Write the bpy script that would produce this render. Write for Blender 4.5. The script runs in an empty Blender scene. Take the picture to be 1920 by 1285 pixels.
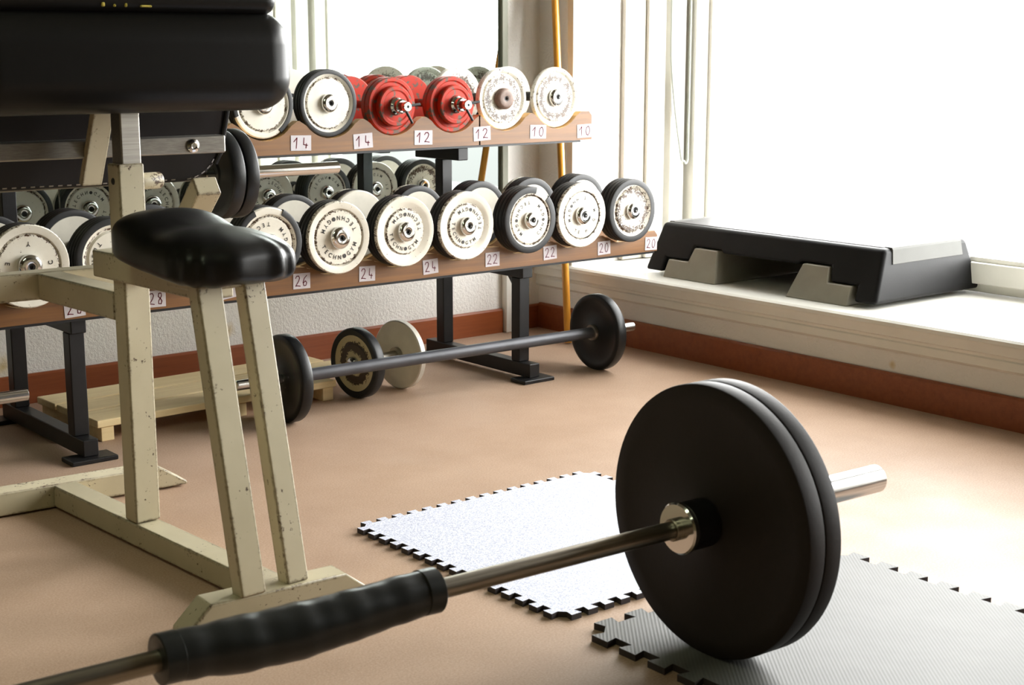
import bpy, bmesh, math, random
from mathutils import Vector, Matrix
random.seed(7)
S = bpy.context.scene
COL = S.collection
PI = math.pi
R = math.radians

# ------------------------------------------------------------------ render look
S.render.engine = 'CYCLES'
S.cycles.use_denoising = True
S.cycles.max_bounces = 10
S.cycles.diffuse_bounces = 5
S.cycles.glossy_bounces = 5
S.cycles.transparent_max_bounces = 8
S.cycles.sample_clamp_indirect = 8
S.cycles.caustics_reflective = True
S.cycles.caustics_refractive = False
S.view_settings.view_transform = 'Standard'
S.view_settings.look = 'None'
S.view_settings.gamma = 1
S.view_settings.exposure = 0.0
S.view_settings.use_curve_mapping = False

# ------------------------------------------------------------------ materials
def lin(c):
    return tuple((x / 255 / 12.92 if x / 255 <= 0.04045 else ((x / 255 + 0.055) / 1.055) ** 2.4) for x in c) + (1,)

class NT:
    def __init__(s, name):
        s.m = bpy.data.materials.new(name)
        s.m.use_nodes = True
        s.t = s.m.node_tree
        s.b = s.t.nodes['Principled BSDF']
    def n(s, typ, **kw):
        nd = s.t.nodes.new(typ)
        for k, v in kw.items():
            setattr(nd, k, v)
        return nd
    def l(s, a, b):
        s.t.links.new(a, b)
    def set(s, **kw):
        names = dict(rough='Roughness', metal='Metallic', spec='Specular IOR Level', color='Base Color', coat='Coat Weight', coatr='Coat Roughness')
        for k, v in kw.items():
            s.b.inputs[names[k]].default_value = v
        return s
    def coord(s, scale=(1, 1, 1), rot=(0, 0, 0), kind='Object'):
        tc = s.n('ShaderNodeTexCoord')
        mp = s.n('ShaderNodeMapping')
        mp.inputs['Scale'].default_value = scale
        mp.inputs['Rotation'].default_value = rot
        s.l(tc.outputs[kind], mp.inputs['Vector'])
        return mp.outputs['Vector']
    def noise(s, vec, scale, detail=4, rough=0.6):
        n = s.n('ShaderNodeTexNoise')
        n.inputs['Scale'].default_value = scale
        n.inputs['Detail'].default_value = detail
        n.inputs['Roughness'].default_value = rough
        if vec is not None:
            s.l(vec, n.inputs['Vector'])
        return n.outputs['Fac']
    def ramp(s, fac, stops, interp='LINEAR'):
        r = s.n('ShaderNodeValToRGB')
        r.color_ramp.interpolation = interp
        e = r.color_ramp.elements
        while len(e) < len(stops):
            e.new(0.5)
        for i, (p, c) in enumerate(stops):
            e[i].position = p
            e[i].color = c if len(c) == 4 else lin(c)
        s.l(fac, r.inputs['Fac'])
        return r.outputs['Color']
    def math(s, op, a, b=None, c=None, clamp=False):
        m = s.n('ShaderNodeMath', operation=op, use_clamp=clamp)
        for i, v in enumerate((a, b, c)):
            if v is None:
                continue
            if isinstance(v, (int, float)):
                m.inputs[i].default_value = v
            else:
                s.l(v, m.inputs[i])
        return m.outputs[0]
    def mix(s, fac, a, b):
        m = s.n('ShaderNodeMix', data_type='RGBA')
        for sock, v in ((m.inputs['Factor'], fac), (m.inputs['A'], a), (m.inputs['B'], b)):
            if isinstance(v, (int, float)):
                sock.default_value = v
            elif isinstance(v, tuple):
                sock.default_value = v if len(v) == 4 else lin(v)
            else:
                s.l(v, sock)
        return m.outputs['Result']
    def bump(s, h, strength=0.3, dist=0.01):
        b = s.n('ShaderNodeBump')
        b.inputs['Strength'].default_value = strength
        b.inputs['Distance'].default_value = dist
        s.l(h, b.inputs['Height'])
        s.l(b.outputs['Normal'], s.b.inputs['Normal'])
    def col(s, c):
        s.l(c, s.b.inputs['Base Color'])

def plain(name, c, rough=0.5, metal=0.0, spec=0.5, nscale=0, namp=0.1, bump=0.0, bscale=200):
    t = NT(name).set(rough=rough, metal=metal, spec=spec, color=lin(c))
    v = t.coord()
    if nscale:
        d = tuple(max(0, x * (1 - namp)) for x in c)
        u = tuple(min(255, x * (1 + namp)) for x in c)
        t.col(t.ramp(t.noise(v, nscale), [(0.3, d), (0.7, u)]))
    if bump:
        t.bump(t.noise(v, bscale, 3), bump, 0.003)
    return t.m

def edge_mask(t, radius=0.004):
    bv = t.n('ShaderNodeBevel', samples=4)
    bv.inputs['Radius'].default_value = radius
    ge = t.n('ShaderNodeNewGeometry')
    d = t.n('ShaderNodeVectorMath', operation='DOT_PRODUCT')
    t.l(bv.outputs['Normal'], d.inputs[0])
    t.l(ge.outputs['True Normal'], d.inputs[1])
    return t.math('SUBTRACT', 1.0, d.outputs['Value'])

def cream_paint():
    t = NT('cream_paint_chipped').set(rough=0.42)
    v = t.coord()
    base = t.ramp(t.noise(v, 6), [(0.3, (178, 168, 140)), (0.7, (191, 181, 154))])
    fine = t.noise(v, 130, 4, 0.7)
    patch = t.noise(v, 17, 3, 0.6)
    thr = t.math('ADD', t.math('MULTIPLY', fine, 0.62), t.math('MULTIPLY', patch, 0.38))
    thr = t.math('ADD', thr, t.math('MULTIPLY', edge_mask(t, 0.009), 1.7))
    chip = t.math('GREATER_THAN', thr, 0.625)
    c = t.mix(chip, base, (74, 56, 38))
    t.col(c)
    t.bump(t.noise(v, 60, 2), 0.05, 0.002)
    return t.m

def white_plate(name, heavy, rings):
    """off-white enamel; flakes of rusty iron show along the ring edges and, when heavy, all over"""
    t = NT(name).set(rough=0.35)
    tc = t.n('ShaderNodeTexCoord')
    sx = t.n('ShaderNodeSeparateXYZ')
    t.l(tc.outputs['Object'], sx.inputs[0])
    rr = t.math('SQRT', t.math('ADD', t.math('POWER', sx.outputs['X'], 2.0), t.math('POWER', sx.outputs['Z'], 2.0)))
    oi = t.n('ShaderNodeObjectInfo')
    ad = t.n('ShaderNodeVectorMath', operation='ADD')
    cb = t.n('ShaderNodeCombineXYZ')
    t.l(t.math('MULTIPLY', oi.outputs['Random'], 37.0), cb.inputs[0])
    t.l(tc.outputs['Object'], ad.inputs[0])
    t.l(cb.outputs[0], ad.inputs[1])
    n1 = t.noise(ad.outputs[0], 210, 5, 0.75)
    n2 = t.noise(ad.outputs[0], 70, 4, 0.65)
    m = None
    for r0, w in rings:
        d = t.math('ABSOLUTE', t.math('SUBTRACT', rr, r0))
        k = t.math('SUBTRACT', 1.0, t.math('DIVIDE', d, w), clamp=True)
        m = k if m is None else t.math('MAXIMUM', m, k)
    f = t.math('ADD', t.math('MULTIPLY', n1, 0.6), t.math('MULTIPLY', n2, 0.4))
    f = t.math('ADD', f, t.math('MULTIPLY', m, 0.15 if not heavy else 0.13))
    chip = t.math('GREATER_THAN', f, 0.625 if not heavy else 0.575)
    base = t.ramp(t.noise(ad.outputs[0], 14), [(0.3, (208, 202, 188)), (0.7, (220, 215, 203))])
    rust = t.ramp(n2, [(0.35, (34, 22, 14)), (0.65, (76, 54, 36))])
    t.col(t.mix(chip, base, rust))
    t.bump(n1, 0.08, 0.001)
    return t.m

def rusty_ring():
    t = NT('plate_paint_rusted').set(rough=0.5)
    tc = t.n('ShaderNodeTexCoord')
    sx = t.n('ShaderNodeSeparateXYZ')
    t.l(tc.outputs['Object'], sx.inputs[0])
    rr = t.math('SQRT', t.math('ADD', t.math('POWER', sx.outputs['X'], 2.0), t.math('POWER', sx.outputs['Z'], 2.0)))
    k = t.math('SUBTRACT', 1.0, t.math('DIVIDE', t.math('ABSOLUTE', t.math('SUBTRACT', rr, 0.05)), 0.024), clamp=True)
    n = t.noise(tc.outputs['Object'], 110, 5, 0.7)
    f = t.math('ADD', n, t.math('MULTIPLY', k, 0.55))
    t.col(t.mix(t.math('GREATER_THAN', f, 0.72), (196, 182, 140), (62, 46, 32)))
    return t.m

def red_paint():
    t = NT('red_paint_worn').set(rough=0.5, spec=0.22)
    v = t.coord()
    n = t.noise(v, 45, 4, 0.6)
    f = t.math('ADD', n, t.math('MULTIPLY', edge_mask(t, 0.006), 1.1))
    base = t.ramp(t.noise(v, 15), [(0.3, (160, 32, 10)), (0.7, (178, 42, 16))])
    t.col(t.mix(t.math('GREATER_THAN', f, 0.59), base, (92, 74, 64)))
    return t.m

def wood(name, dark, light, grain=(2, 40, 40), rough=0.45, scale=1.0):
    t = NT(name).set(rough=rough)
    v = t.coord(scale=grain)
    n = t.noise(v, 3 * scale, 6, 0.65)
    n2 = t.noise(t.coord(), 2.2, 2)
    f = t.math('ADD', t.math('MULTIPLY', n, 0.75), t.math('MULTIPLY', n2, 0.25))
    t.col(t.ramp(f, [(0.3, dark), (0.7, light)]))
    t.bump(n, 0.1, 0.002)
    return t.m

def plaster(name, c, strength=0.6, scale=70):
    t = NT(name).set(rough=0.8, spec=0.25)
    v = t.coord(kind='Object')
    n = t.noise(v, scale, 6, 0.62)
    n2 = t.noise(v, 1.4, 3)
    d = tuple(x * 0.95 for x in c)
    col = t.ramp(n2, [(0.3, d), (0.7, c)])
    # three small yellowed damp stains low on the walls
    wob = t.noise(v, 45, 3)
    for p, r in (((3.475, 2.544, 0.114), 0.016), ((1.487, 4.115, 0.115), 0.045), ((2.20, 4.115, 0.135), 0.03)):
        ds = t.n('ShaderNodeVectorMath', operation='DISTANCE')
        t.l(v, ds.inputs[0])
        ds.inputs[1].default_value = p
        k = t.math('ADD', t.math('DIVIDE', ds.outputs['Value'], r), wob)
        k = t.math('MULTIPLY', t.math('SUBTRACT', 1.45, k, clamp=True), 0.75)
        col = t.mix(k, col, (196, 166, 84))
    t.col(col)
    t.bump(n, strength, 0.012)
    return t.m

def floor_mat():
    t = NT('brown_cork_linoleum').set(rough=0.5, spec=0.13)
    v = t.coord()
    a = t.noise(v, 260, 3, 0.7)
    b = t.noise(v, 3.0, 4)
    c1 = t.ramp(a, [(0.3, (152, 124, 103)), (0.5, (177, 150, 128)), (0.72, (198, 172, 151))])
    c2 = t.ramp(b, [(0.35, (164, 135, 112)), (0.65, (188, 160, 138))])
    t.col(t.mix(0.4, c1, c2))
    rr = t.ramp(t.noise(v, 5, 5), [(0.3, (0.45, 0.45, 0.45, 1)), (0.7, (0.56, 0.56, 0.56, 1))])
    t.l(rr, t.b.inputs['Roughness'])
    t.bump(t.noise(v, 180, 3), 0.06, 0.002)
    return t.m

def speckle_mat():
    t = NT('speckled_pale_rubber').set(rough=0.5, spec=0.3)
    v = t.coord()
    t.col(t.ramp(t.noise(v, 330, 2, 0.8), [(0.38, (168, 172, 194)), (0.5, (208, 212, 230)), (0.62, (240, 242, 250))]))
    t.bump(t.noise(v, 300, 2), 0.12, 0.002)
    return t.m

def ribbed_mat():
    t = NT('grey_ribbed_foam').set(rough=0.55, spec=0.22)
    v = t.coord(rot=(0, 0, R(129)))
    w = t.n('ShaderNodeTexWave', wave_type='BANDS', bands_direction='Y')
    w.inputs['Scale'].default_value = 50
    w.inputs['Distortion'].default_value = 0
    t.l(v, w.inputs['Vector'])
    t.col(t.mix(t.math('MULTIPLY', w.outputs['Fac'], 0.3), t.ramp(t.noise(v, 7, 4), [(0.3, (88, 88, 85)), (0.7, (98, 98, 95))]), (112, 112, 109)))
    t.bump(w.outputs['Fac'], 0.12, 0.002)
    return t.m

def vinyl(name, c=(20, 19, 18), rough=0.36):
    t = NT(name).set(rough=rough, spec=0.27, color=lin(c))
    v = t.coord()
    t.bump(t.noise(v, 420, 3), 0.08, 0.001)
    return t.m

def steel(name, c, rough, scr=(1, 60, 60)):
    t = NT(name).set(rough=rough, metal=1.0)
    v = t.coord(scale=scr)
    n = t.noise(v, 6, 4)
    t.col(t.ramp(n, [(0.3, tuple(x * 0.85 for x in c)), (0.7, c)]))
    return t.m

def mirror_mat():
    t = NT('mirror_silver').set(rough=0.0, metal=1.0, color=(0.74, 0.80, 0.77, 1))
    return t.m

def glass_mat():
    m = bpy.data.materials.new('window_glass')
    m.use_nodes = True
    nt = m.node_tree
    nt.nodes.clear()
    out = nt.nodes.new('ShaderNodeOutputMaterial')
    mx = nt.nodes.new('ShaderNodeMixShader')
    tr = nt.nodes.new('ShaderNodeBsdfTransparent')
    tr.inputs[0].default_value = (0.96, 0.97, 0.965, 1)
    gl = nt.nodes.new('ShaderNodeBsdfGlossy')
    gl.inputs['Roughness'].default_value = 0.02
    fr = nt.nodes.new('ShaderNodeFresnel')
    fr.inputs[0].default_value = 1.3
    ge = nt.nodes.new('ShaderNodeNewGeometry')
    inv = nt.nodes.new('ShaderNodeMath'); inv.operation = 'SUBTRACT'
    inv.inputs[0].default_value = 1.0
    nt.links.new(ge.outputs['Backfacing'], inv.inputs[1])
    mu = nt.nodes.new('ShaderNodeMath'); mu.operation = 'MULTIPLY'
    nt.links.new(fr.outputs[0], mu.inputs[0])
    nt.links.new(inv.outputs[0], mu.inputs[1])
    nt.links.new(mu.outputs[0], mx.inputs[0])
    nt.links.new(tr.outputs[0], mx.inputs[1])
    nt.links.new(gl.outputs[0], mx.inputs[2])
    nt.links.new(mx.outputs[0], out.inputs[0])
    return m

def emit_mat(name, c, s):
    m = bpy.data.materials.new(name)
    m.use_nodes = True
    b = m.node_tree.nodes['Principled BSDF']
    b.inputs['Emission Color'].default_value = c
    b.inputs['Emission Strength'].default_value = s
    b.inputs['Base Color'].default_value = (0.8, 0.8, 0.8, 1)
    return m

M = dict(
    cream=cream_paint(),
    plate=white_plate('white_enamel_chipped', False, [(0.0735, 0.007), (0.1, 0.005)]),
    plate_inner=plain('white_enamel_smooth', (206, 201, 188), 0.4, nscale=20, namp=0.03),
    plate63=white_plate('white_enamel_chipped_small_ring', False, [(0.063, 0.006), (0.1, 0.005)]),
    plate_worn=white_plate('white_enamel_flaking', True, [(0.062, 0.02)]),
    plate_rust=rusty_ring(),
    red=red_paint(),
    rubber=plain('black_rubber', (25, 25, 26), 0.5, spec=0.4, nscale=30, namp=0.15, bump=0.05),
    bumper=plain('dark_rubber_plate', (23, 17, 14), 0.6, spec=0.25, nscale=6, namp=0.12, bump=0.08, bscale=120),
    iron=plain('black_cast_iron', (19, 20, 21), 0.38, spec=0.4, nscale=25, namp=0.15, bump=0.05),
    blackpaint=plain('black_rack_paint', (21, 20, 21), 0.4, spec=0.35, nscale=40, namp=0.15),
    vinyl=vinyl('black_vinyl'),
    vinyl2=vinyl('black_underside_cloth', (34, 32, 33), 0.6),
    chrome=plain('chrome', (222, 222, 222), 0.12, 1.0),
    steelbar=steel('worn_steel_bar', (150, 142, 128), 0.36),
    greybar=plain('matt_grey_bar', (74, 75, 80), 0.45, 0.3, nscale=12, namp=0.08),
    alu=steel('brushed_aluminium', (176, 172, 164), 0.4),
    silver=steel('bright_sleeve', (228, 228, 228), 0.22),
    dark=plain('dark_recess', (22, 20, 19), 0.6),
    brownhub=plain('rusted_brown_cap', (104, 82, 70), 0.55, nscale=90, namp=0.15),
    board=wood('varnished_brown_board', (92, 56, 15), (126, 82, 28), (1.2, 30, 30)),
    boardcut=wood('pale_cut_wood', (206, 160, 96), (232, 192, 132), (20, 20, 20), 0.6),
    pine=wood('pale_pine_slat', (222, 194, 142), (246, 226, 178), (1.0, 22, 22), 0.6),
    skirting=wood('reddish_brown_skirting', (122, 58, 24), (148, 78, 38), (1.0, 18, 18), 0.4),
    yellowstick=wood('golden_varnished_stick', (190, 124, 30), (226, 160, 58), (30, 30, 1.2), 0.3),
    plaster=plaster('rough_white_plaster', (240, 237, 232), 0.45, 110),
    wallpaint=plain('olive_beige_wall_paint', (96, 84, 54), 0.8, nscale=2, namp=0.02),
    ceilpaint=plain('dull_ceiling_paint', (128, 122, 104), 0.9, nscale=2, namp=0.02),
    white=plain('white_gloss_paint', (236, 234, 226), 0.35, nscale=8, namp=0.015),
    offwhite=plain('off_white_batten_paint', (214, 208, 196), 0.45, nscale=8, namp=0.02),
    sill=plain('white_sill_paint', (226, 224, 216), 0.3, nscale=6, namp=0.02),
    floor=floor_mat(),
    speckle=speckle_mat(),
    ribbed=ribbed_mat(),
    matside=plain('dark_mat_edge', (50, 42, 42), 0.8),
    stepblack=plain('black_step_plastic', (20, 20, 21), 0.5, spec=0.15, nscale=12, namp=0.1, bump=0.05),
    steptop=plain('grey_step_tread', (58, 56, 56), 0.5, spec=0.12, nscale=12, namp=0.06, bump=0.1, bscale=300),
    stepgrey=plain('grey_riser_plastic', (140, 135, 122), 0.5, nscale=10, namp=0.04),
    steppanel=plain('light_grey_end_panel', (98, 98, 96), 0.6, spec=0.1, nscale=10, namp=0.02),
    redprint=plain('faded_red_print', (150, 108, 100), 0.4, nscale=60, namp=0.15),
    paper=plain('white_paper_tag', (190, 184, 187), 0.8, spec=0.1, nscale=30, namp=0.02),
    ink=plain('dark_red_marker', (84, 8, 28), 0.8, spec=0.05),
    letter=plain('black_lettering', (34, 28, 26), 0.5),
    tape=plain('black_tape_wrap', (21, 23, 21), 0.34, spec=0.4, nscale=8, namp=0.2, bump=0.04, bscale=50),
    foam=plain('yellow_foam', (196, 178, 84), 0.9, nscale=60, namp=0.2, bump=0.3),
    polegrey=plain('grey_metal_profile', (122, 122, 106), 0.5, nscale=4, namp=0.04),
    cord=plain('grey_blind_cord', (176, 180, 172), 0.7),
    mirror=mirror_mat(), glass=glass_mat(),
    lampmetal=plain('white_lamp_housing', (230, 230, 224), 0.5),
    diffuser=emit_mat('lit_fluorescent_diffuser', (0.86, 1.0, 0.62, 1), 5.0),
    ground=plain('pale_concrete_yard', (200, 192, 184), 0.9, nscale=1, namp=0.05),
)

# ------------------------------------------------------------------ mesh helpers
class B:
    def __init__(s):
        s.bm = bmesh.new()
        s.mi = 0
    def _mark(s, faces):
        for f in faces:
            f.material_index = s.mi
    def box(s, x0, x1, y0, y1, z0, z1, mat=None):
        vs = [s.bm.verts.new(v) for v in ((x0, y0, z0), (x1, y0, z0), (x1, y1, z0), (x0, y1, z0), (x0, y0, z1), (x1, y0, z1), (x1, y1, z1), (x0, y1, z1))]
        fs = [s.bm.faces.new([vs[i] for i in q]) for q in ((0, 3, 2, 1), (4, 5, 6, 7), (0, 1, 5, 4), (1, 2, 6, 5), (2, 3, 7, 6), (3, 0, 4, 7))]
        s._mark(fs)
        if mat:
            bmesh.ops.transform(s.bm, matrix=mat, verts=vs)
        return s
    def prism(s, pts, axis, a, b):
        """pts 2D outline, extruded along axis from a to b. axis x: pts=(y,z); y: pts=(x,z); z: pts=(x,y)"""
        def P(p, h):
            return {'x': (h, p[0], p[1]), 'y': (p[0], h, p[1]), 'z': (p[0], p[1], h)}[axis]
        v0 = [s.bm.verts.new(P(p, a)) for p in pts]
        v1 = [s.bm.verts.new(P(p, b)) for p in pts]
        n = len(pts)
        fs = [s.bm.faces.new(v0), s.bm.faces.new(v1[::-1])]
        for i in range(n):
            fs.append(s.bm.faces.new((v0[i], v1[i], v1[(i + 1) % n], v0[(i + 1) % n])))
        s._mark(fs)
        return s
    def beam(s, p, q, w, h, side=(1, 0, 0)):
        """rectangular bar from p to q, width w along `side`, depth h across it"""
        p, q = Vector(p), Vector(q)
        d = (q - p).normalized()
        a = Vector(side)
        a = (a - d * a.dot(d)).normalized()
        c = d.cross(a)
        vs = []
        for o in (p, q):
            for i, j in ((-1, -1), (1, -1), (1, 1), (-1, 1)):
                vs.append(s.bm.verts.new(o + a * i * w / 2 + c * j * h / 2))
        fs = [s.bm.faces.new([vs[i] for i in k]) for k in ((3, 2, 1, 0), (4, 5, 6, 7), (0, 1, 5, 4), (1, 2, 6, 5), (2, 3, 7, 6), (3, 0, 4, 7))]
        s._mark(fs)
        return s
    def lathe(s, prof, mat=None, seg=48, a0=0.0, a1=None, mats=None):
        """profile (r, h) turned about +Y axis (h along Y); closed profile loops not needed at r=0. mats: material per profile segment"""
        full = a1 is None
        n = seg if full else seg + 1
        rings = []
        new = []
        for r, h in prof:
            if r < 1e-6:
                v = s.bm.verts.new((0, h, 0)); new.append(v)
                rings.append([v] * n)
            else:
                ring = []
                for i in range(n):
                    t = 2 * PI * i / seg if full else a0 + (a1 - a0) * i / seg
                    v = s.bm.verts.new((r * math.cos(t), h, r * math.sin(t)))
                    ring.append(v); new.append(v)
                rings.append(ring)
        for k in range(len(rings) - 1):
            A, C = rings[k], rings[k + 1]
            for i in range(seg):
                j = (i + 1) % n
                q = []
                for v in (A[i], A[j], C[j], C[i]):
                    if v not in q:
                        q.append(v)
                if len(q) > 2:
                    f = s.bm.faces.new(q)
                    f.material_index = mats[k] if mats else s.mi
        if mat:
            bmesh.ops.transform(s.bm, matrix=mat, verts=new)
        return s
    def tube(s, pts, r, seg=12, cap=True):
        pts = [Vector(p) for p in pts]
        rs = r if isinstance(r, (list, tuple)) else [r] * len(pts)
        rings = []
        ref = None
        for i, p in enumerate(pts):
            d = (pts[min(i + 1, len(pts) - 1)] - pts[max(i - 1, 0)]).normalized()
            if ref is None:
                ref = Vector((0, 0, 1)) if abs(d.z) < 0.9 else Vector((1, 0, 0))
            a = (ref - d * ref.dot(d)).normalized()
            ref = a
            c = d.cross(a)
            rings.append([s.bm.verts.new(p + (a * math.cos(2 * PI * k / seg) + c * math.sin(2 * PI * k / seg)) * rs[i]) for k in range(seg)])
        for A, C in zip(rings, rings[1:]):
            for k in range(seg):
                s._mark([s.bm.faces.new((A[k], A[(k + 1) % seg], C[(k + 1) % seg], C[k]))])
        if cap:
            s._mark([s.bm.faces.new(rings[0][::-1]), s.bm.faces.new(rings[-1])])
        return s
    def obj(s, name, mats, parent=None, bevel=0, seg=2, smooth=True, loc=None, rot=None):
        bmesh.ops.recalc_face_normals(s.bm, faces=s.bm.faces[:])
        me = bpy.data.meshes.new(name)
        s.bm.to_mesh(me)
        s.bm.free()
        for m in (mats if isinstance(mats, (list, tuple)) else [mats]):
            me.materials.append(M[m])
        if smooth:
            me.shade_smooth()
            me.set_sharp_from_angle(angle=R(35))
        o = bpy.data.objects.new(name, me)
        COL.objects.link(o)
        if parent:
            o.parent = parent
        if loc:
            o.location = loc
        if rot:
            o.rotation_euler = rot
        if bevel:
            md = o.modifiers.new('soft_edges', 'BEVEL')
            md.width = bevel
            md.segments = seg
            md.limit_method = 'ANGLE'
            md.angle_limit = R(40)
            md.harden_normals = True
        return o

def thing(name, label, cat, loc=(0, 0, 0), rotz=0.0, group=None):
    o = bpy.data.objects.new(name, None)
    o.empty_display_size = 0.05
    COL.objects.link(o)
    o.location = loc
    o.rotation_euler = (0, 0, rotz)
    return tag(o, label, cat, group)

def tag(o, label, cat, group=None, kind=None):
    o['label'] = label
    o['category'] = cat
    if group:
        o['group'] = group
    if kind:
        o['kind'] = kind
    return o

def struct(o, label=None, cat=None):
    o['kind'] = 'structure'
    if label:
        o['label'] = label
        o['category'] = cat
    return o

AX_X = Matrix.Rotation(-PI / 2, 4, 'Z')   # +Y axis -> +X

def cyl(b, r, x0, x1, seg=24, ch=0.001):
    """capped cylinder along X with small chamfers"""
    b.lathe([(0, x0), (r - ch, x0), (r, x0 + ch), (r, x1 - ch), (r - ch, x1), (0, x1)], AX_X, seg)
    return b

# ------------------------------------------------------------------ measurements of the room
XR, YB = 3.475, 4.115          # right wall plane, back wall plane
X0, Y0, ZC = -2.6, -2.4, 2.75  # far sides of the room behind and left of the camera
ZS = 0.245                     # sill height
XW = 4.09                      # window plane
YJ, YK = 3.93, 1.66            # jambs of the window recess
ZH = 2.35                      # recess head
Y2A, Y2B = 0.2, 1.25          # unseen second window, added in the same wall for front fill light

# ------------------------------------------------------------------ setting
struct(B().box(X0, XR + 0.02, Y0, YB + 0.02, -0.1, 0).obj('floor', 'floor', smooth=False), 'brown cork linoleum floor', 'floor')
struct(B().box(X0 - 0.1, XR + 0.8, Y0 - 0.1, YB + 0.15, ZC, ZC + 0.1).obj('ceiling', 'ceilpaint', smooth=False), 'dull ceiling above the gym', 'ceiling')
struct(B().box(X0 - 0.1, XR, YB, YB + 0.12, -0.1, ZC).obj('wall_back', 'plaster', smooth=False), 'rough white plaster wall behind the dumbbell rack', 'wall')
struct(B().box(X0 - 0.1, X0, Y0 - 0.1, YB, -0.1, ZC).obj('wall_left', 'wallpaint', smooth=False), 'olive beige wall on the far left', 'wall')
struct(B().box(X0, XR + 0.1, Y0 - 0.1, Y0, -0.1, ZC).obj('wall_front', 'wallpaint', smooth=False), 'olive beige wall behind the viewer', 'wall')
w = B()
w.box(XR, XR + 0.7, Y0 - 0.1, YB + 0.12, -0.1, ZS - 0.03)       # low wall under the sill
w.box(XR, XR + 0.7, YJ, YB + 0.12, ZS - 0.03, ZC)               # pier in the corner
w.box(XR, XR + 0.7, Y2B, YK, ZS - 0.03, ZC)                     # pier between the window and the added opening
w.box(XR, XR + 0.7, Y0 - 0.1, Y2A, ZS - 0.03, ZC)               # pier behind the viewer
w.box(XR, XR + 0.7, Y2A, Y2B, ZH, ZC)  # head over the added opening
w.box(XR, XR + 0.7, YK, YJ, ZH, ZC)                             # head
struct(w.obj('wall_right', 'plaster', smooth=False), 'white plaster wall with the deep window recess', 'wall')

# window sill with its moulded nosing
b = B()
b.box(XR - 0.001, XW + 0.08, YK + 0.001, YJ - 0.001, ZS - 0.03, ZS)
struct(b.obj('window_sill', 'sill', smooth=False), 'wide white painted window sill', 'sill')
b = B()
b.box(XR - 0.001, XW + 0.08, Y2A + 0.001, Y2B - 0.001, ZS - 0.03, ZS)
struct(b.obj('window_sill', 'sill', smooth=False), 'sill of the added unseen fill window', 'sill')
prof = [(XR, ZS), (XR - 0.018, ZS), (XR - 0.026, ZS - 0.006), (XR - 0.027, ZS - 0.016), (XR - 0.023, ZS - 0.022), (XR - 0.023, ZS - 0.045),
        (XR - 0.012, ZS - 0.05), (XR - 0.010, ZS - 0.058), (XR - 0.014, ZS - 0.062), (XR - 0.014, ZS - 0.084), (XR - 0.006, ZS - 0.092), (XR, ZS - 0.094)]
struct(B().prism(prof, 'y', Y0, YB).obj('trim_1', 'sill'), 'moulded white nosing along the sill edge', 'trim')

def skirt(name, axis, a, b_, wallpos, sgn, h):
    t = 0.014
    pts = [(wallpos, 0), (wallpos + sgn * t, 0), (wallpos + sgn * t, h - 0.006), (wallpos + sgn * (t - 0.005), h), (wallpos, h)]
    return struct(B().prism(pts, axis, a, b_).obj(name, 'skirting'), 'reddish brown wooden skirting board', 'skirting board')
skirt('baseboard_back', 'x', X0, 3.296, YB, -1, 0.086)
skirt('baseboard_corner', 'x', 3.345, XR, YB, -1, 0.086)
skirt('baseboard_right', 'y', Y0, YB - 0.014, XR, -1, 0.092)
struct(B().box(3.30, 3.34, YB - 0.03, YB, 0, 0.43).obj('trim_2', 'white', bevel=0.003), 'white vertical batten below the mirror edge', 'trim')

# windows: frame, beads, glass, daylight portal
ZB = ZS + 0.003
def window(name, ya, yb, label):
    wf = B()
    wf.box(XW - 0.095, XW + 0.05, yb - 0.082, yb - 0.002, ZB, ZH)
    wf.box(XW - 0.095, XW + 0.05, ya + 0.002, ya + 0.082, ZB, ZH)
    wf.box(XW - 0.05, XW + 0.05, ya + 0.082, yb - 0.082, ZB + 0.03, 0.345)
    wf.box(XW - 0.02, XW + 0.05, ya + 0.082, yb - 0.082, ZB, ZB + 0.03)
    wf.box(XW - 0.095, XW + 0.05, ya + 0.082, yb - 0.082, ZH - 0.08, ZH)
    win = struct(wf.obj(name, 'white', bevel=0.004), label, 'window')
    bd = B()
    for y0, y1 in ((yb - 0.098, yb - 0.082), (ya + 0.082, ya + 0.098)):
        bd.box(XW - 0.03, XW + 0.01, y0, y1, 0.345, ZH - 0.08)
    bd.box(XW - 0.03, XW + 0.01, ya + 0.098, yb - 0.098, 0.345, 0.36)
    bd.obj('glazing_bead', 'white', win, bevel=0.002)
    B().box(XW + 0.012, XW + 0.018, ya + 0.08, yb - 0.08, 0.34, ZH - 0.07).obj('window_pane', 'glass', win, smooth=False)
    pl_ = bpy.data.lights.new('window_portal', 'AREA')
    pl_.shape = 'RECTANGLE'; pl_.size = ZH - 0.42; pl_.size_y = yb - ya - 0.16
    pl_.cycles.is_portal = True
    po = bpy.data.objects.new('window_portal', pl_)
    COL.objects.link(po)
    po.location = (XW + 0.055, (ya + yb) / 2, (ZH + 0.27) / 2)
    po.rotation_euler = (0, R(90), 0)     # faces -X into the room
window('window_1', YK, YJ, 'wide white framed window over the sill')
window('added_fill_window', Y2A, Y2B, 'unseen second window added to light the front facing surfaces')  # added out of view to brighten surfaces that face the camera side

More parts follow.
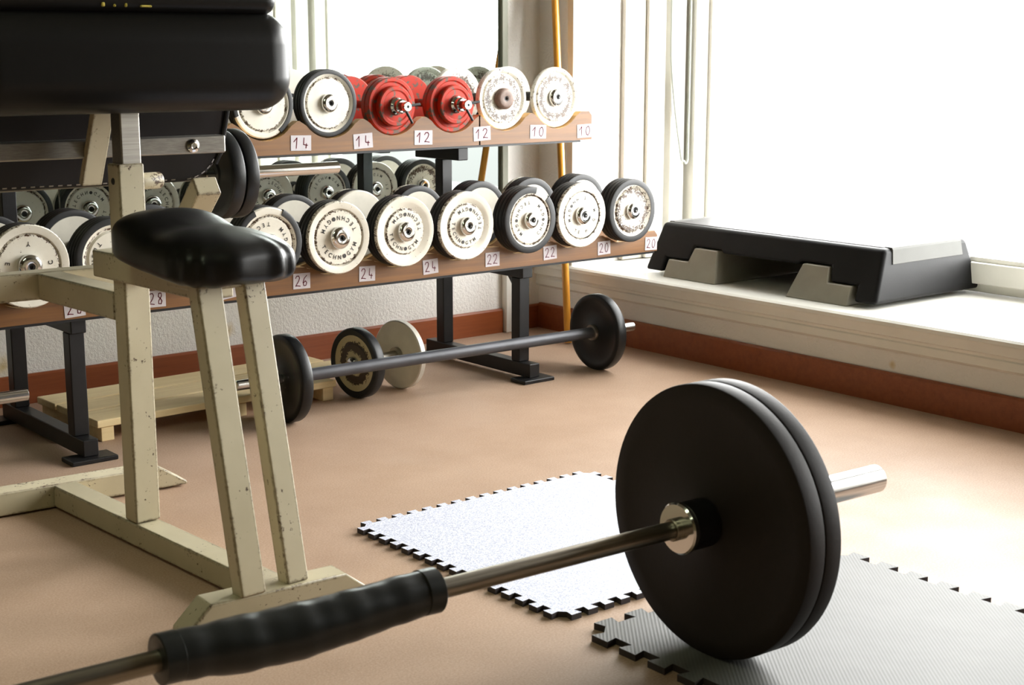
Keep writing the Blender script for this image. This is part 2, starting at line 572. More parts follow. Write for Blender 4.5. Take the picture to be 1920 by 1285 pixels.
# boarding on the recess side beside the corner
def reveal(y, s, tag_):
    struct(B().box(3.70, 3.80, min(y, y + s * 0.02), max(y, y + s * 0.02), ZB, ZH).obj('trim_%d' % tag_, 'offwhite', bevel=0.003), 'beige vertical board on the recess side', 'trim')
    struct(B().box(3.802, 3.888, min(y, y + s * 0.035), max(y, y + s * 0.035), ZB, ZH).obj('trim_%d' % (tag_ + 1), 'white', bevel=0.004), 'white vertical board on the recess side', 'trim')
    struct(B().box(3.905, 3.978, min(y, y + s * 0.05), max(y, y + s * 0.05), ZB, ZH).obj('trim_%d' % (tag_ + 2), 'white', bevel=0.006), 'rounded white strip beside the window jamb', 'trim')
reveal(YJ, -1, 3)
reveal(YK, 1, 6)
struct(B().box(3.462, 3.474, YJ - 0.01, YJ + 0.02, ZS + 0.002, ZH).obj('trim_9', 'offwhite', bevel=0.003), 'thin corner bead at the recess edge', 'trim')

def cord(name, y, s, label):
    c = []
    for i in range(25):
        z = 1.9 - i / 24 * 1.30
        k = min(1, max(0, (1.0 - z) / 0.45))
        c.append((3.888 + 0.078 * k ** 1.5, y + s * 0.062, z))
    for i in range(1, 8):
        a = PI * i / 8
        c.append((3.974 - 0.008 * math.cos(a), y + s * 0.062, 0.60 - 0.012 * math.sin(a)))
    for i in range(20):
        c.append((3.984, y + s * 0.062, 0.60 + i / 19 * 1.3))
    o = B().tube(c, 0.0045, 8).obj(name, 'cord')
    return tag(o, label, 'cord')
cord('blind_cord', YJ, -1, 'pale grey blind cord hanging in a loop beside the window jamb')

# mirrors on the back wall
ZM = 0.43
mr = thing('wall_mirror', 'large wall mirror behind the rack with a grey metal edge strip', 'mirror', (2.49, YB, ZM))
B().box(-0.815, 0.79, -0.016, -0.002, 0, 1.8).obj('mirror_glass', 'mirror', mr, smooth=False)
B().box(0.792, 0.818, -0.03, -0.002, 0, 1.8).obj('edge_profile', 'polegrey', mr, bevel=0.003)
mr2 = thing('wall_mirror', 'second mirror pane left of the seam, behind the heavy dumbbells', 'mirror', (0.37, YB, ZM))
B().box(-1.3, 1.3, -0.016, -0.002, 0, 1.8).obj('mirror_glass', 'mirror', mr2, smooth=False)

# ------------------------------------------------------------------ dumbbell rack
rack = thing('dumbbell_rack', 'two tier black steel dumbbell rack with scalloped brown wooden boards', 'rack', (2.15, 3.68, 0))
RX, RY = 2.15, 3.68
def rk(x0, x1, y0, y1, z0, z1, b=None):
    return (b or B()).box(x0 - RX, x1 - RX, y0 - RY, y1 - RY, z0, z1)
for xc in (2.865, 1.435):
    x0, x1 = xc - 0.02, xc + 0.02
    fb = rk(x0, x1, 3.41, 3.95, 0.012, 0.055).obj('base_beam', 'blackpaint', rack, bevel=0.003)
    rk(xc - 0.06, xc + 0.06, 3.385, 3.455, 0, 0.012).obj('foot_plate', 'blackpaint', rack, bevel=0.003)
    rk(xc - 0.06, xc + 0.06, 3.90, 3.97, 0, 0.012).obj('foot_plate', 'blackpaint', rack, bevel=0.003)
    rk(x0, x1, 3.46, 3.50, 0.055, 0.316).obj('front_post', 'blackpaint', rack, bevel=0.003)
    rk(x0, x1, 3.85, 3.89, 0.055, 0.655).obj('rear_post', 'blackpaint', rack, bevel=0.003)
    rk(x0, x1, 3.445, 3.85, 0.316, 0.350).obj('shelf_beam', 'blackpaint', rack, bevel=0.003)
    rk(x0, x1, 3.765, 4.0, 0.655, 0.695).obj('shelf_beam', 'blackpaint', rack, bevel=0.003)
    gb = B().prism([(3.50 - RY, 0.316), (3.54 - RY, 0.316), (3.50 - RY, 0.27)], 'x', x0 + 0.017 - RX, x1 - 0.017 - RX)
    gb.obj('gusset', 'blackpaint', rack)
XL, XRK = 0.90, 3.40
LOWX = [3.246, 3.034, 2.827, 2.590, 2.374, 2.156, 1.94, 1.722, 1.512, 1.300]
UPX = [3.247, 3.025, 2.818, 2.591, 2.368, 2.150]
def board(name, y0, y1, zb, zt, xs, rc, zc, xl=XL, xr=XRK):
    """plank with a scallop under every dumbbell; the cut edge is bare wood"""
    pts = [(xl, zt)]
    for x in sorted(xs):
        hw = math.sqrt(max(1e-6, rc * rc - (zc - zt) ** 2))
        a = math.acos(min(1, hw / rc))
        n = 14
        arc = []
        for i in range(n + 1):
            t = PI + a + (PI - 2 * a) * i / n
            arc.append((x + rc * math.cos(t), zc + rc * math.sin(t)))
        arc[0] = (arc[0][0] - 0.006, zt - 0.004); arc[-1] = (arc[-1][0] + 0.006, zt - 0.004)
        pts.append((arc[0][0] - 0.007, zt))
        pts += arc
        pts.append((arc[-1][0] + 0.007, zt))
    pts += [(xr - 0.012, zt), (xr, zt - 0.014)]
    bm = bmesh.new()
    n = len(pts)
    rows = []
    for y in (y0, y1):
        rows.append(([bm.verts.new((p[0] - RX, y - RY, p[1])) for p in pts], [bm.verts.new((p[0] - RX, y - RY, zb)) for p in pts]))
    for k, (T, Bt) in enumerate(rows):
        for i in range(n - 1):
            bm.faces.new((T[i], T[i + 1], Bt[i + 1], Bt[i]))
    (T0, B0), (T1, B1) = rows
    for i in range(n - 1):
        f = bm.faces.new((T0[i], T1[i], T1[i + 1], T0[i + 1])); f.material_index = 1
        bm.faces.new((B0[i], B1[i], B1[i + 1], B0[i + 1]))
    bm.faces.new((T0[0], B0[0], B1[0], T1[0]))
    f = bm.faces.new((T0[-1], B0[-1], B1[-1], T1[-1]))
    bmesh.ops.remove_doubles(bm, verts=bm.verts[:], dist=1e-5)
    q = B(); q.bm.free(); q.bm = bm
    return q.obj(name, ['board', 'boardcut'], rack, smooth=False)
more = [1.09]
board('front_board', 3.43, 3.458, 0.357, 0.424, LOWX + more, 0.104, 0.5005)
board('rear_board', 3.62, 3.648, 0.357, 0.424, LOWX + more, 0.104, 0.5005)
upl = [1.935, 1.72, 1.505, 1.29, 1.08]
board('front_board', 3.752, 3.782, 0.702, 0.797, UPX + upl, 0.108, 0.8515)
board('rear_board', 3.955, 3.981, 0.702, 0.795, UPX + upl, 0.108, 0.8515, XL, 3.358)
for y0, y1, z, xe in ((3.432, 3.647, 0.350, XRK - 0.01), (3.754, 3.98, 0.695, 3.352)):
    rk(XL + 0.01, xe, y0, y1, z, z + 0.0065).obj('shelf_tray', 'blackpaint', rack)

# handwritten tags
STROKES = {
    '1': [[(0.1, 0.62), (0.55, 1.0), (0.45, 0.0)]],
    '4': [[(0.35, 1.0), (0.28, 0.35), (0.85, 0.28)], [(0.68, 0.45), (0.62, 0.0)]],
    '2': [[(0.1, 0.78), (0.25, 0.98), (0.6, 1.0), (0.75, 0.8), (0.6, 0.5), (0.1, 0.05), (0.35, 0.08), (0.85, 0.02)]],
    '0': [[(0.55, 1.0), (0.25, 0.85), (0.12, 0.45), (0.25, 0.08), (0.5, 0.0), (0.75, 0.25), (0.82, 0.65), (0.65, 0.95), (0.5, 1.0)]],
    '6': [[(0.75, 1.0), (0.35, 0.75), (0.15, 0.35), (0.3, 0.03), (0.6, 0.05), (0.75, 0.3), (0.55, 0.48), (0.22, 0.32)]],
    '8': [[(0.55, 0.52), (0.25, 0.7), (0.35, 0.98), (0.65, 0.98), (0.72, 0.72), (0.3, 0.3), (0.3, 0.05), (0.65, 0.02), (0.78, 0.28), (0.55, 0.52)]],
}
def ribbon(bm, pts, w, y):
    for p, q in zip(pts, pts[1:]):
        d = Vector((q[0] - p[0], q[1] - p[1]))
        if d.length < 1e-6:
            continue
        d.normalize()
        nx, nz = -d.y * w / 2, d.x * w / 2
        e = d * w * 0.3
        c = [(p[0] - e.x + nx, p[1] - e.y + nz), (q[0] + e.x + nx, q[1] + e.y + nz), (q[0] + e.x - nx, q[1] + e.y - nz), (p[0] - e.x - nx, p[1] - e.y - nz)]
        bm.faces.new([bm.verts.new((a, y, z)) for a, z in c])
def number_tag(txt, x, y, z, w, h, rot=0.0, strokew=0.0022):
    tg = B().box(-w / 2, w / 2, -0.0012, 0, -h / 2, h / 2).obj('number_tag', 'paper', rack, smooth=False, loc=(x - RX, y - 0.0003 - RY, z), rot=(0, rot, 0))
    dw = w * 0.36
    for i, ch in enumerate(txt):
        b = B()
        ox = -w * 0.40 + i * w * 0.42
        for st in STROKES[ch]:
            ribbon(b.bm, [(ox + px * dw, -h * 0.34 + pz * h * 0.68) for px, pz in st], strokew, -0.0016)
        b.obj('handwritten_digit', 'ink', tg, smooth=False)
for txt, x, z, rt in (('20', 3.372, 0.383, 0.03), ('20', 3.165, 0.386, -0.03), ('22', 2.941, 0.390, -0.04), ('22', 2.716, 0.389, 0.0), ('24', 2.489, 0.388, -0.05), ('24', 2.271, 0.388, 0.03),
                      ('26', 2.060, 0.388, 0.02), ('26', 1.834, 0.384, -0.12), ('28', 1.635, 0.384, 0.02), ('28', 1.421, 0.383, -0.05)):
    number_tag(txt, x, 3.43, z, 0.053, 0.042, rt)
for txt, x, z, rt in (('10', 3.368, 0.732, -0.03), ('10', 3.163, 0.736, 0.03), ('12', 2.930, 0.738, -0.04), ('12', 2.701, 0.734, 0.02), ('14', 2.479, 0.732, -0.05), ('14', 2.264, 0.734, 0.03)):
    number_tag(txt, x, 3.752, z, 0.068, 0.044, rt, 0.0026)

# ------------------------------------------------------------------ lettering turned round a plate
_glyph = {}
def glyph(ch):
    if ch not in _glyph:
        cu = bpy.data.curves.new('glyph', 'FONT')
        cu.body = ch
        cu.size = 1.0
        cu.align_x = 'CENTER'
        cu.resolution_u = 3
        cu.fill_mode = 'FRONT'
        cu.offset = 0.018
        ob = bpy.data.objects.new('glyph', cu)
        COL.objects.link(ob)
        dg = bpy.context.evaluated_depsgraph_get()
        me = ob.evaluated_get(dg).to_mesh()
        _glyph[ch] = ([v.co.copy() for v in me.vertices], [tuple(p.vertices) for p in me.polygons])
        ob.evaluated_get(dg).to_mesh_clear()
        bpy.data.objects.remove(ob)
        bpy.data.curves.remove(cu)
    return _glyph[ch]
def ring_text(words, r, size, y, step, start, gap, drop=0.0, inward=True):
    """letters stand on a circle of radius r on the face y (facing -Y), reading counter-clockwise with tops to the hub"""
    rnd = random.Random(int(start * 1000) + int(drop * 100))
    b = B()
    ang = start
    for wd in words:
        for ch in wd:
            if rnd.random() >= drop:
                c = Vector((r * math.cos(ang), 0, r * math.sin(ang)))
                up = Vector((-math.cos(ang), 0, -math.sin(ang)))
                if not inward:
                    up = -up
                rt = Vector((up.z, 0, -up.x))
                if ch == 'O':
                    vs = [b.bm.verts.new(c + (rt * math.cos(k * PI / 6) + up * math.sin(k * PI / 6)) * size * 0.36 + Vector((0, y, 0))) for k in range(12)]
                    b.bm.faces.new(vs)
                else:
                    vs, fs = glyph(ch)
                    nv = [b.bm.verts.new(c + rt * v.x * size * 0.9 + up * (v.y - 0.36) * size + Vector((0, y, 0))) for v in vs]
                    for f in fs:
                        try:
                            b.bm.faces.new([nv[i] for i in f])
                        except ValueError:
                            pass
            ang += step if inward else -step
        ang += gap if inward else -gap
    return b

# ------------------------------------------------------------------ dumbbells
def rim_profile(ro, ri, t):
    e = 0.004
    return [(ri, 0.001), (ro - e, 0), (ro - e * 0.3, e * 0.3), (ro, e), (ro, t - e), (ro - e * 0.3, t - e * 0.3), (ro - e, t), (ri, t - 0.001)]
def rubber_rim(parent, ro, ri, t, y, a0=None, a1=None):
    b = B()
    if a0 is None:
        b.lathe(rim_profile(ro, ri, t) + [(ri, 0.001)], seg=56)
    else:
        pr = rim_profile(ro, ri, t)
        b.lathe(pr + [pr[0]], seg=44, a0=a0, a1=a1)
        for ang in (a0, a1):
            b.bm.faces.new([b.bm.verts.new((r * math.cos(ang), h, r * math.sin(ang))) for r, h in pr])
    return b.obj('rubber_rim', 'rubber', parent, loc=(0, y, 0) if y else None)
_pm = {}
def disc_mesh(key, prof, mat, seg=56):
    if key not in _pm:
        b = B().lathe(prof, seg=seg)
        o = b.obj('plate', mat)
        _pm[key] = o.data
        bpy.data.objects.remove(o)
    return _pm[key]
def add_mesh(name, me, parent, loc=(0, 0, 0), rotz=0.0, roty=0.0):
    o = bpy.data.objects.new(name, me)
    COL.objects.link(o)
    o.parent = parent
    o.location = loc
    o.rotation_euler = (0, roty, rotz)
    return o
def hub(parent, y, r, s, mat='chrome', proud=0.016):
    """end cap with a bolt recess; s=-1 faces the viewer"""
    pr = [(0.0045, 0.004), (0.0055, 0.001), (0.0085, 0.0), (r * 0.72, -0.001), (r * 0.8, 0.0), (r * 0.96, 0.004), (r, 0.006), (r, proud + 0.004)]
    me_key = ('hub', r, mat, proud)
    if me_key not in _pm:
        b = B().lathe(pr, seg=32)
        b.mi = 1
        b.lathe([(0, 0.006), (0.006, 0.006), (0.006, 0.0018)], seg=16, mats=[1, 1])
        b.lathe([(0.0056, 0.0008), (0.009, -0.0002)], seg=20, mats=[1])
        o = b.obj('end_cap', [mat, 'dark'])
        _pm[me_key] = o.data
        bpy.data.objects.remove(o)
    return add_mesh('end_cap', _pm[me_key], parent, (0, y - proud if s < 0 else y + proud, 0), 0 if s < 0 else PI)

LET = {}
def make_dumbbell(x, zc, r, yf, L, style, label, group, nplates, tp, spin=0.0):
    """axis along Y, front face at world y = yf, overall length L"""
    root = thing('dumbbell', label, 'dumbbell', (x, yf + L / 2, zc - r), 0, group)
    T = nplates * tp
    def P(o):
        o.location.z += r
        return o
    yF = -L / 2
    core = B().lathe([(0, yF + T * 0.5), (0.0155, yF + T * 0.5), (0.0155, L / 2 - T * 0.5), (0, L / 2 - T * 0.5)], seg=24)
    P(core.obj('handle', style.get('handle', 'chrome'), root))
    col = 0.024
    for s in (-1, 1):
        y0 = s * (L / 2 - T)
        cb = B().lathe([(0.0155, min(y0, y0 - s * 0.012)), (col, min(y0, y0 - s * 0.012)), (col, max(y0, y0 - s * 0.012)), (0.0155, max(y0, y0 - s * 0.012))], seg=28)
        P(cb.obj('collar', style.get('collar', 'blackpaint'), root))
    ri = style.get('ri', r * 0.845)          # radius where the white casting meets the rubber
    rd = style.get('rd', 0.0735)             # raised inner disc
    for s in (-1, 1):
        for k in range(nplates):
            a = s * (L / 2 - k * tp)          # outer side of this plate
            outer = k == 0
            inner = k == nplates - 1
            kind = style['rim']
            full = kind == 'none' or (kind == 'worn' and outer) or (s > 0 and inner and style.get('rearwhite'))
            if outer:
                rr = r - 0.0005 if full else ri + 0.002
                pr = [(0, 0.004), (rd - 0.002, 0.004), (rd, 0.006), (rd + 0.003, 0.009), (ri - 0.004, 0.0035 if not full else 0.003), (ri, 0.002), (rr - 0.003, 0.0015), (rr, 0.005), (rr, tp - 0.003), (rr - 0.003, tp - 0.0005), (0.02, tp - 0.0005)]
            else:
                rr = r - 0.0015 if full else ri + 0.002
                pr = [(0.016, 0.0005), (rr - 0.003, 0.0005), (rr, 0.004), (rr, tp - 0.004), (rr - 0.003, tp - 0.0005), (ri - 0.01, tp - 0.001), (ri - 0.016, tp - 0.0015), (0.016, tp - 0.0015)]
            mat = style.get('mat', 'plate') if outer else 'plate_inner'
            key = ('pl', round(r, 4), ri, rd, full, outer, tp, mat)
            pl = add_mesh('plate', disc_mesh(key, pr, mat), root, (0, a, r), 0 if s < 0 else PI)
            if not full:
                kr = ('rim', round(r, 4), ri, tp)
                cut = style.get('cut') if (s < 0 and outer) else None
                if cut:
                    rubber_rim(pl, r, ri, tp, 0, *cut)
                    pl.data = disc_mesh(('plc',) + key, [(0, 0.004), (rd - 0.002, 0.004), (rd, 0.006), (rd + 0.003, 0.009), (ri - 0.004, 0.003), (ri, 0.0025), (r - 0.006, 0.003), (r - 0.003, 0.006), (r - 0.003, tp - 0.004), (r - 0.006, tp - 0.001), (0.02, tp - 0.0005)], mat)
                else:
                    if kr not in _pm:
                        o = rubber_rim(None, r, ri, tp, 0)
                        _pm[kr] = o.data
                        bpy.data.objects.remove(o)
                    add_mesh('rubber_rim', _pm[kr], pl)
            if outer and style.get('text'):
                dk, rt = style['text'], style.get('rt', 0.05)
                lk = (dk, rt, style.get('drop', 0))
                if lk not in LET:
                    o = ring_text(['TECHNOGYM', 'TECHNOGYM'], rt, dk, 0.0032, 2 * PI / 21.5, 3.55, 2 * PI / 21.5 * 1.75, style.get('drop', 0)).obj('lettering', 'letter', smooth=False)
                    LET[lk] = o.data
                    bpy.data.objects.remove(o)
                add_mesh('lettering', LET[lk], pl, (0, 0, 0), 0, spin if s < 0 else spin + 1.3)
        h = hub(root, s * (L / 2 - 0.004), style.get('hub', 0.026), s, style.get('hubmat', 'chrome'), style.get('proud', 0.016))
        P(h)
    return root

G1, G2 = 'white dumbbells on the lower shelf', 'white dumbbells on the upper shelf'
RL, ZL, YL, LL = 0.0995, 0.5015, 3.385, 0.30
low = [
    (0, dict(rim='all', ri=0.081, rd=0.066, mat='plate_worn', hub=0.026), 'rightmost dumbbell on the lower shelf, full black rim and flaking white centre', 0.0),
    (1, dict(rim='worn', ri=0.078, rd=0.071, hub=0.028, text=0.014, rt=0.052, drop=0.45), 'white faced dumbbell second from the right on the lower shelf', 2.5),
    (2, dict(rim='all', ri=0.080, rd=0.071, hub=0.025, text=0.014, rt=0.052, drop=0.3, cut=(R(75), R(75 + 328))), 'black rimmed dumbbell on the lower shelf with a chip missing from its rim top', 1.9),
    (3, dict(rim='worn', ri=0.082, rd=0.063, hub=0.027, text=0.015, rt=0.048, mat='plate63'), 'white faced dumbbell on the lower shelf between the tags 24 and 22', 0.6),
    (4, dict(rim='worn', ri=0.085, rd=0.063, hub=0.028, text=0.015, rt=0.048, mat='plate63'), 'white faced dumbbell on the lower shelf between the two 24 tags', 0.3),
    (5, dict(rim='worn', ri=0.083, rd=0.0735, hub=0.03, text=0.0165, rt=0.053), 'white faced dumbbell with bold black ring lettering between the tags 26 and 24', 2.35 * 0),
    (6, dict(rim='all', ri=0.083, rd=0.07, hub=0.028, text=0.015, rt=0.052, cut=(R(-245), R(62))), 'dumbbell with half torn black rim just right of the saddle seat', 2.0),
    (7, dict(rim='all', ri=0.082, rd=0.07, hub=0.028), 'dumbbell on the lower shelf almost hidden behind the black saddle seat', 0.0),
    (8, dict(rim='all', ri=0.083, rd=0.066, hub=0.028, text=0.016, rt=0.052), 'black rimmed dumbbell on the lower shelf left of the cream post', 1.2),
    (9, dict(rim='worn', ri=0.083, rd=0.074, hub=0.029, text=0.016, rt=0.052, drop=0.35, rearwhite=False), 'leftmost white faced dumbbell on the lower shelf, behind the cream crossbar', 0.9),
]
for i, st, lab, sp in low:
    if i in (4, 6):
        st['rearwhite'] = True
    make_dumbbell(LOWX[i], ZL, RL, YL, LL, st, lab, G1, 4, 0.0155, sp)
RU, ZU, YU, LU = 0.0985, 0.8455, 3.760, 0.265
up = [
    (0, dict(rim='none', ri=0.09, rd=0.077, mat='plate_worn', hub=0.029, handle='blackpaint'), 'rightmost white dumbbell on the upper shelf, thin scratched disc with chrome cap', 1, 0.019),
    (1, dict(rim='none', ri=0.09, rd=0.077, mat='plate_worn', hub=0.034, hubmat='brownhub', proud=0.02, handle='blackpaint'), 'flaking white dumbbell with a brown centre cap on the upper shelf', 1, 0.023),
    (4, dict(rim='all', ri=0.085, rd=0.0735, hub=0.027, rearwhite=True), 'black rimmed white dumbbell on the upper shelf left of the red ones', 3, 0.0145),
    (5, dict(rim='all', ri=0.085, rd=0.0735, hub=0.027, cut=(R(-55), R(200)), rearwhite=True), 'dumbbell with broken black rim on the upper shelf beside the big black pad', 3, 0.0145),
]
for i, st, lab, n, tp in up:
    make_dumbbell(UPX[i], ZU, RU, YU, LU, st, lab, G2, n, tp)

def red_dumbbell(x, label, aw):
    r, z, yf = 0.0865, 0.8325, 3.75
    root = thing('dumbbell', label, 'dumbbell', (x, 3.893, z - r), 0, 'red adjustable dumbbells on the upper shelf')
    def put(b, name, mat, **k):
        o = b.obj(name, mat, root, **k)
        o.location.z += r
        return o
    put(B().lathe([(0, -0.215), (0.0115, -0.215), (0.0125, -0.213), (0.0125, 0.20), (0, 0.20)], seg=24), 'handle_bar', 'red')
    for s in (-1, 1):
        fl = lambda pr: [(a, s * b_) for a, b_ in pr]
        for y1, rr, t in ((0.135, r, 0.021), (0.113, r, 0.021), (0.157, 0.061, 0.021)):
            put(B().lathe(fl([(0.0126, y1), (0.026, y1 + 0.002), (0.028, y1 - 0.002), (rr - 0.016, y1 - 0.003), (rr - 0.012, y1), (rr - 0.003, y1), (rr, y1 - 0.003), (rr, y1 - t + 0.003), (rr - 0.003, y1 - t), (0.0126, y1 - t)]), seg=52), 'plate', 'red')
        put(B().lathe(fl([(0.0126, 0.158), (0.0245, 0.158), (0.0255, 0.164), (0.02, 0.169), (0.022, 0.175), (0.022, 0.187), (0.018, 0.192), (0.0126, 0.192)]), seg=32), 'collar', 'chrome')
        if s < 0:
            put(B().lathe([(0, -0.2165), (0.004, -0.2165), (0.0045, -0.2185), (0.013, -0.2185), (0.0145, -0.217), (0.0145, -0.204), (0.0126, -0.204)], seg=24, mats=[1, 1, 0, 0, 0, 0]), 'end_nut', ['chrome', 'dark'])
            lv = B()
            for a in (aw, aw + 1.15):
                d = Vector((math.cos(a), 0, math.sin(a)))
                lv.tube([d * 0.012 + Vector((0, -0.197, 0)), d * 0.058 + Vector((0, -0.199, 0))], 0.0042, 10)
            put(lv, 'locking_lever', 'rubber')
    return root
red_dumbbell(UPX[2], 'red adjustable dumbbell beside the flaking white dumbbells', -1.0)
red_dumbbell(UPX[3], 'red adjustable dumbbell beside the black rimmed dumbbell', -1.05)

# loose dumbbell on the floor
fd = thing('dumbbell', 'odd dumbbell on the floor with one black rimmed and one bare white disc', 'dumbbell', (2.40, 3.582, 0), R(8) - PI / 2)
rf = 0.104
def fput(b, name, mat, parent=fd):
    o = b.obj(name, mat, parent)
    if parent is fd:
        o.location.z += rf
    return o
fput(B().lathe([(0, -0.08), (0.0145, -0.08), (0.0145, 0.09), (0, 0.09)], seg=24), 'handle', 'alu')
pl = fput(B().lathe([(0, -0.088), (0.056, -0.088), (0.058, -0.086), (0.07, -0.085), (0.082, -0.089), (0.084, -0.088), (0.084, -0.058), (0.0145, -0.058)], seg=56), 'plate', 'plate_rust')
o = B().lathe([(0.083, -0.089), (rf - 0.005, -0.092), (rf - 0.001, -0.088), (rf, -0.083), (rf, -0.063), (rf - 0.004, -0.057), (0.083, -0.057), (0.083, -0.089)], seg=56).obj('rubber_rim', 'rubber', pl)
fput(B().lathe([(0, -0.105), (0.008, -0.105), (0.014, -0.103), (0.02, -0.097), (0.022, -0.086)], seg=28), 'end_cap', 'chrome')
fput(B().lathe([(0.0145, 0.082), (0.1, 0.083), (0.1035, 0.086), (0.1035, 0.102), (0.1, 0.105), (0.075, 0.105), (0, 0.103)], seg=56), 'plate', 'plate_inner')
fput(B().lathe([(0.0145, 0.072), (0.024, 0.072), (0.024, 0.083), (0.0145, 0.083)], seg=28), 'collar', 'alu')

# ------------------------------------------------------------------ barbells
def plate_prof(r, t, hubr=0.03, dish=0.006):
    """black iron or rubber plate, both faces dished, hub raised"""
    e = min(0.006, t * 0.3)
    return [(0.0, 0.0005), (hubr, 0.0005), (hubr + 0.004, dish * 0.5), (r * 0.8, dish * 0.5), (r * 0.84, 0.0), (r - e, 0), (r - e * 0.3, e * 0.3), (r, e), (r, t - e), (r - e * 0.3, t - e * 0.3), (r - e, t), (r * 0.84, t), (r * 0.8, t - dish * 0.5), (hubr + 0.004, t - dish * 0.5), (hubr, t - 0.0005), (0.0, t - 0.0005)]
def hole(pr, h):
    return [(max(h, a), c) for a, c in pr]

# big bar in the foreground
BY, BZ, BYAW = 1.603, 0.2405, R(-2.7)
bb = thing('barbell', 'big barbell in front with two large black plates and a taped foam grip', 'barbell', (1.20, 1.633, 0.012), BYAW)
RB = 0.2285
def bput(b, name, mat, **k):
    o = b.obj(name, mat, bb, **k)
    o.location.z += RB
    return o
# local x: plates sit at world x 1.718 -> local 0.518
xp = 0.5165
bput(cyl(B(), 0.0148, -1.22, xp - 0.02, 28), 'shaft', 'steelbar')
for s in (0, 1):
    m = -0.70
    f = (lambda v: v) if s == 0 else (lambda v: m - (v - m))
    def span(a, c, r, name, mat, seg=36, ch=0.0015):
        a, c = f(a), f(c)
        bput(cyl(B(), r, min(a, c), max(a, c), seg, ch), name, mat)
    span(xp - 0.005, xp + 0.425, 0.0252, 'sleeve', 'silver')
    span(xp - 0.062, xp - 0.050, 0.043, 'collar_ring', 'chrome', 44, 0.003)
    span(xp - 0.050, xp - 0.001, 0.0405, 'collar', 'blackpaint', 44)
    span(xp - 0.075, xp - 0.06, 0.0185, 'bushing', 'steelbar', 28)
    for k in range(2):
        a = xp + 0.001 + k * 0.0365
        pr = [(0.0256, 0.0), (0.05, 0.0), (0.052, 0.0012), (0.195, 0.0012), (0.2, 0.0), (RB - 0.003, 0.0), (RB - 0.0008, 0.0008), (RB, 0.003), (RB, 0.032), (RB - 0.0008, 0.0342), (RB - 0.003, 0.035), (0.2, 0.035), (0.195, 0.0338), (0.0256, 0.0338)]
        b = B().lathe([(r_, (f(a + h))) for r_, h in pr] + [(0.0256, f(a))], AX_X, 96)
        bput(b, 'plate', 'bumper')
# grip wrap: fat, slightly sagging
pts, rad = [], []
PRO = [(0, 0.0315), (0.12, 0.0335), (0.3, 0.0375), (0.5, 0.0385), (0.7, 0.0355), (0.88, 0.0325), (1, 0.031)]
def prof_at(t):
    for (a, ra), (c, rc_) in zip(PRO, PRO[1:]):
        if t <= c:
            k = (t - a) / (c - a)
            k = k * k * (3 - 2 * k)
            return ra + (rc_ - ra) * k
    return PRO[-1][1]
for i in range(49):
    t = i / 48
    r_ = prof_at(t)
    pts.append((-0.432 + 0.420 * t, 0, 0.0335 - r_ - 0.003 * math.sin(PI * t)))
    rad.append(r_ + 0.0006 * math.sin(31 * t) + 0.0004 * math.sin(67 * t + 1))
wr = B().tube(pts, rad, 40)
for v in wr.bm.verts:
    a = math.atan2(v.co.z, v.co.y)
    k = 0.0006 * math.sin(a * 2 + v.co.x * 21) + 0.0003 * math.sin(a * 7 - v.co.x * 60)
    v.co.y += k * math.cos(a)
    v.co.z += k * math.sin(a)
gr = bput(wr, 'foam_grip', 'tape', bevel=0.004)
for x0, r0 in ((-0.433, 0.0325), (-0.039, 0.0322)):
    tb = B()
    tb.tube([(x0, 0, 0.0015), (x0 + 0.001, 0, 0.0015), (x0 + 0.026, 0, 0.001), (x0 + 0.028, 0, 0.001)], [r0 - 0.001, r0 + 0.001, r0 + 0.0012, r0 - 0.001], 40)
    tb.obj('tape_band', 'tape', gr)

# thin barbell lying in front of the rack
rb = thing('barbell', 'thin grey barbell with small black plates on the floor before the rack', 'barbell', (2.57, 3.437, 0), R(-1.6))
def small_bar(root, r, plates, shaft, sleeve_r, x0, x1, shaft_r, plate_t, shaftmat, platemat='iron'):
    def put(b, name, mat):
        o = b.obj(name, mat, root)
        o.location.z += r
    put(cyl(B(), shaft_r, shaft[0], shaft[1], 28), 'shaft', shaftmat)
    put(cyl(B(), sleeve_r, x0, shaft[0], 28, 0.002), 'sleeve', 'silver')
    put(cyl(B(), sleeve_r, shaft[1], x1, 28, 0.002), 'sleeve', 'silver')
    for p, s in plates:
        pr = hole(plate_prof(r, plate_t), sleeve_r + 0.0004)
        put(B().lathe([(a, p + s * h) for a, h in pr] + [(pr[0][0], p + s * pr[0][1])], AX_X, 64), 'plate', platemat)
        put(B().lathe([(shaft_r, p - s * 0.012), (shaft_r + 0.007, p - s * 0.012), (shaft_r + 0.008, p - s * 0.01), (shaft_r + 0.008, p - s * 0.001), (shaft_r, p - s * 0.001)], AX_X, 28), 'collar', 'alu')
small_bar(rb, 0.1215, [(0.548, 1), (-0.535, -1)], (-0.54, 0.552), 0.014, -0.705, 0.715, 0.0175, 0.034, 'greybar')
# end knobs of the dark tube ends
# bar whose end pokes in from the left
lb = thing('barbell', 'steel bar end poking in from the left edge before the rack foot', 'barbell', (0.55, 3.33, 0), R(-1.0))
small_bar(lb, 0.214, [(0.22, 1), (-0.42, -1)], (-0.43, 0.23), 0.014, -0.7, 0.70, 0.0145, 0.03, 'steelbar')

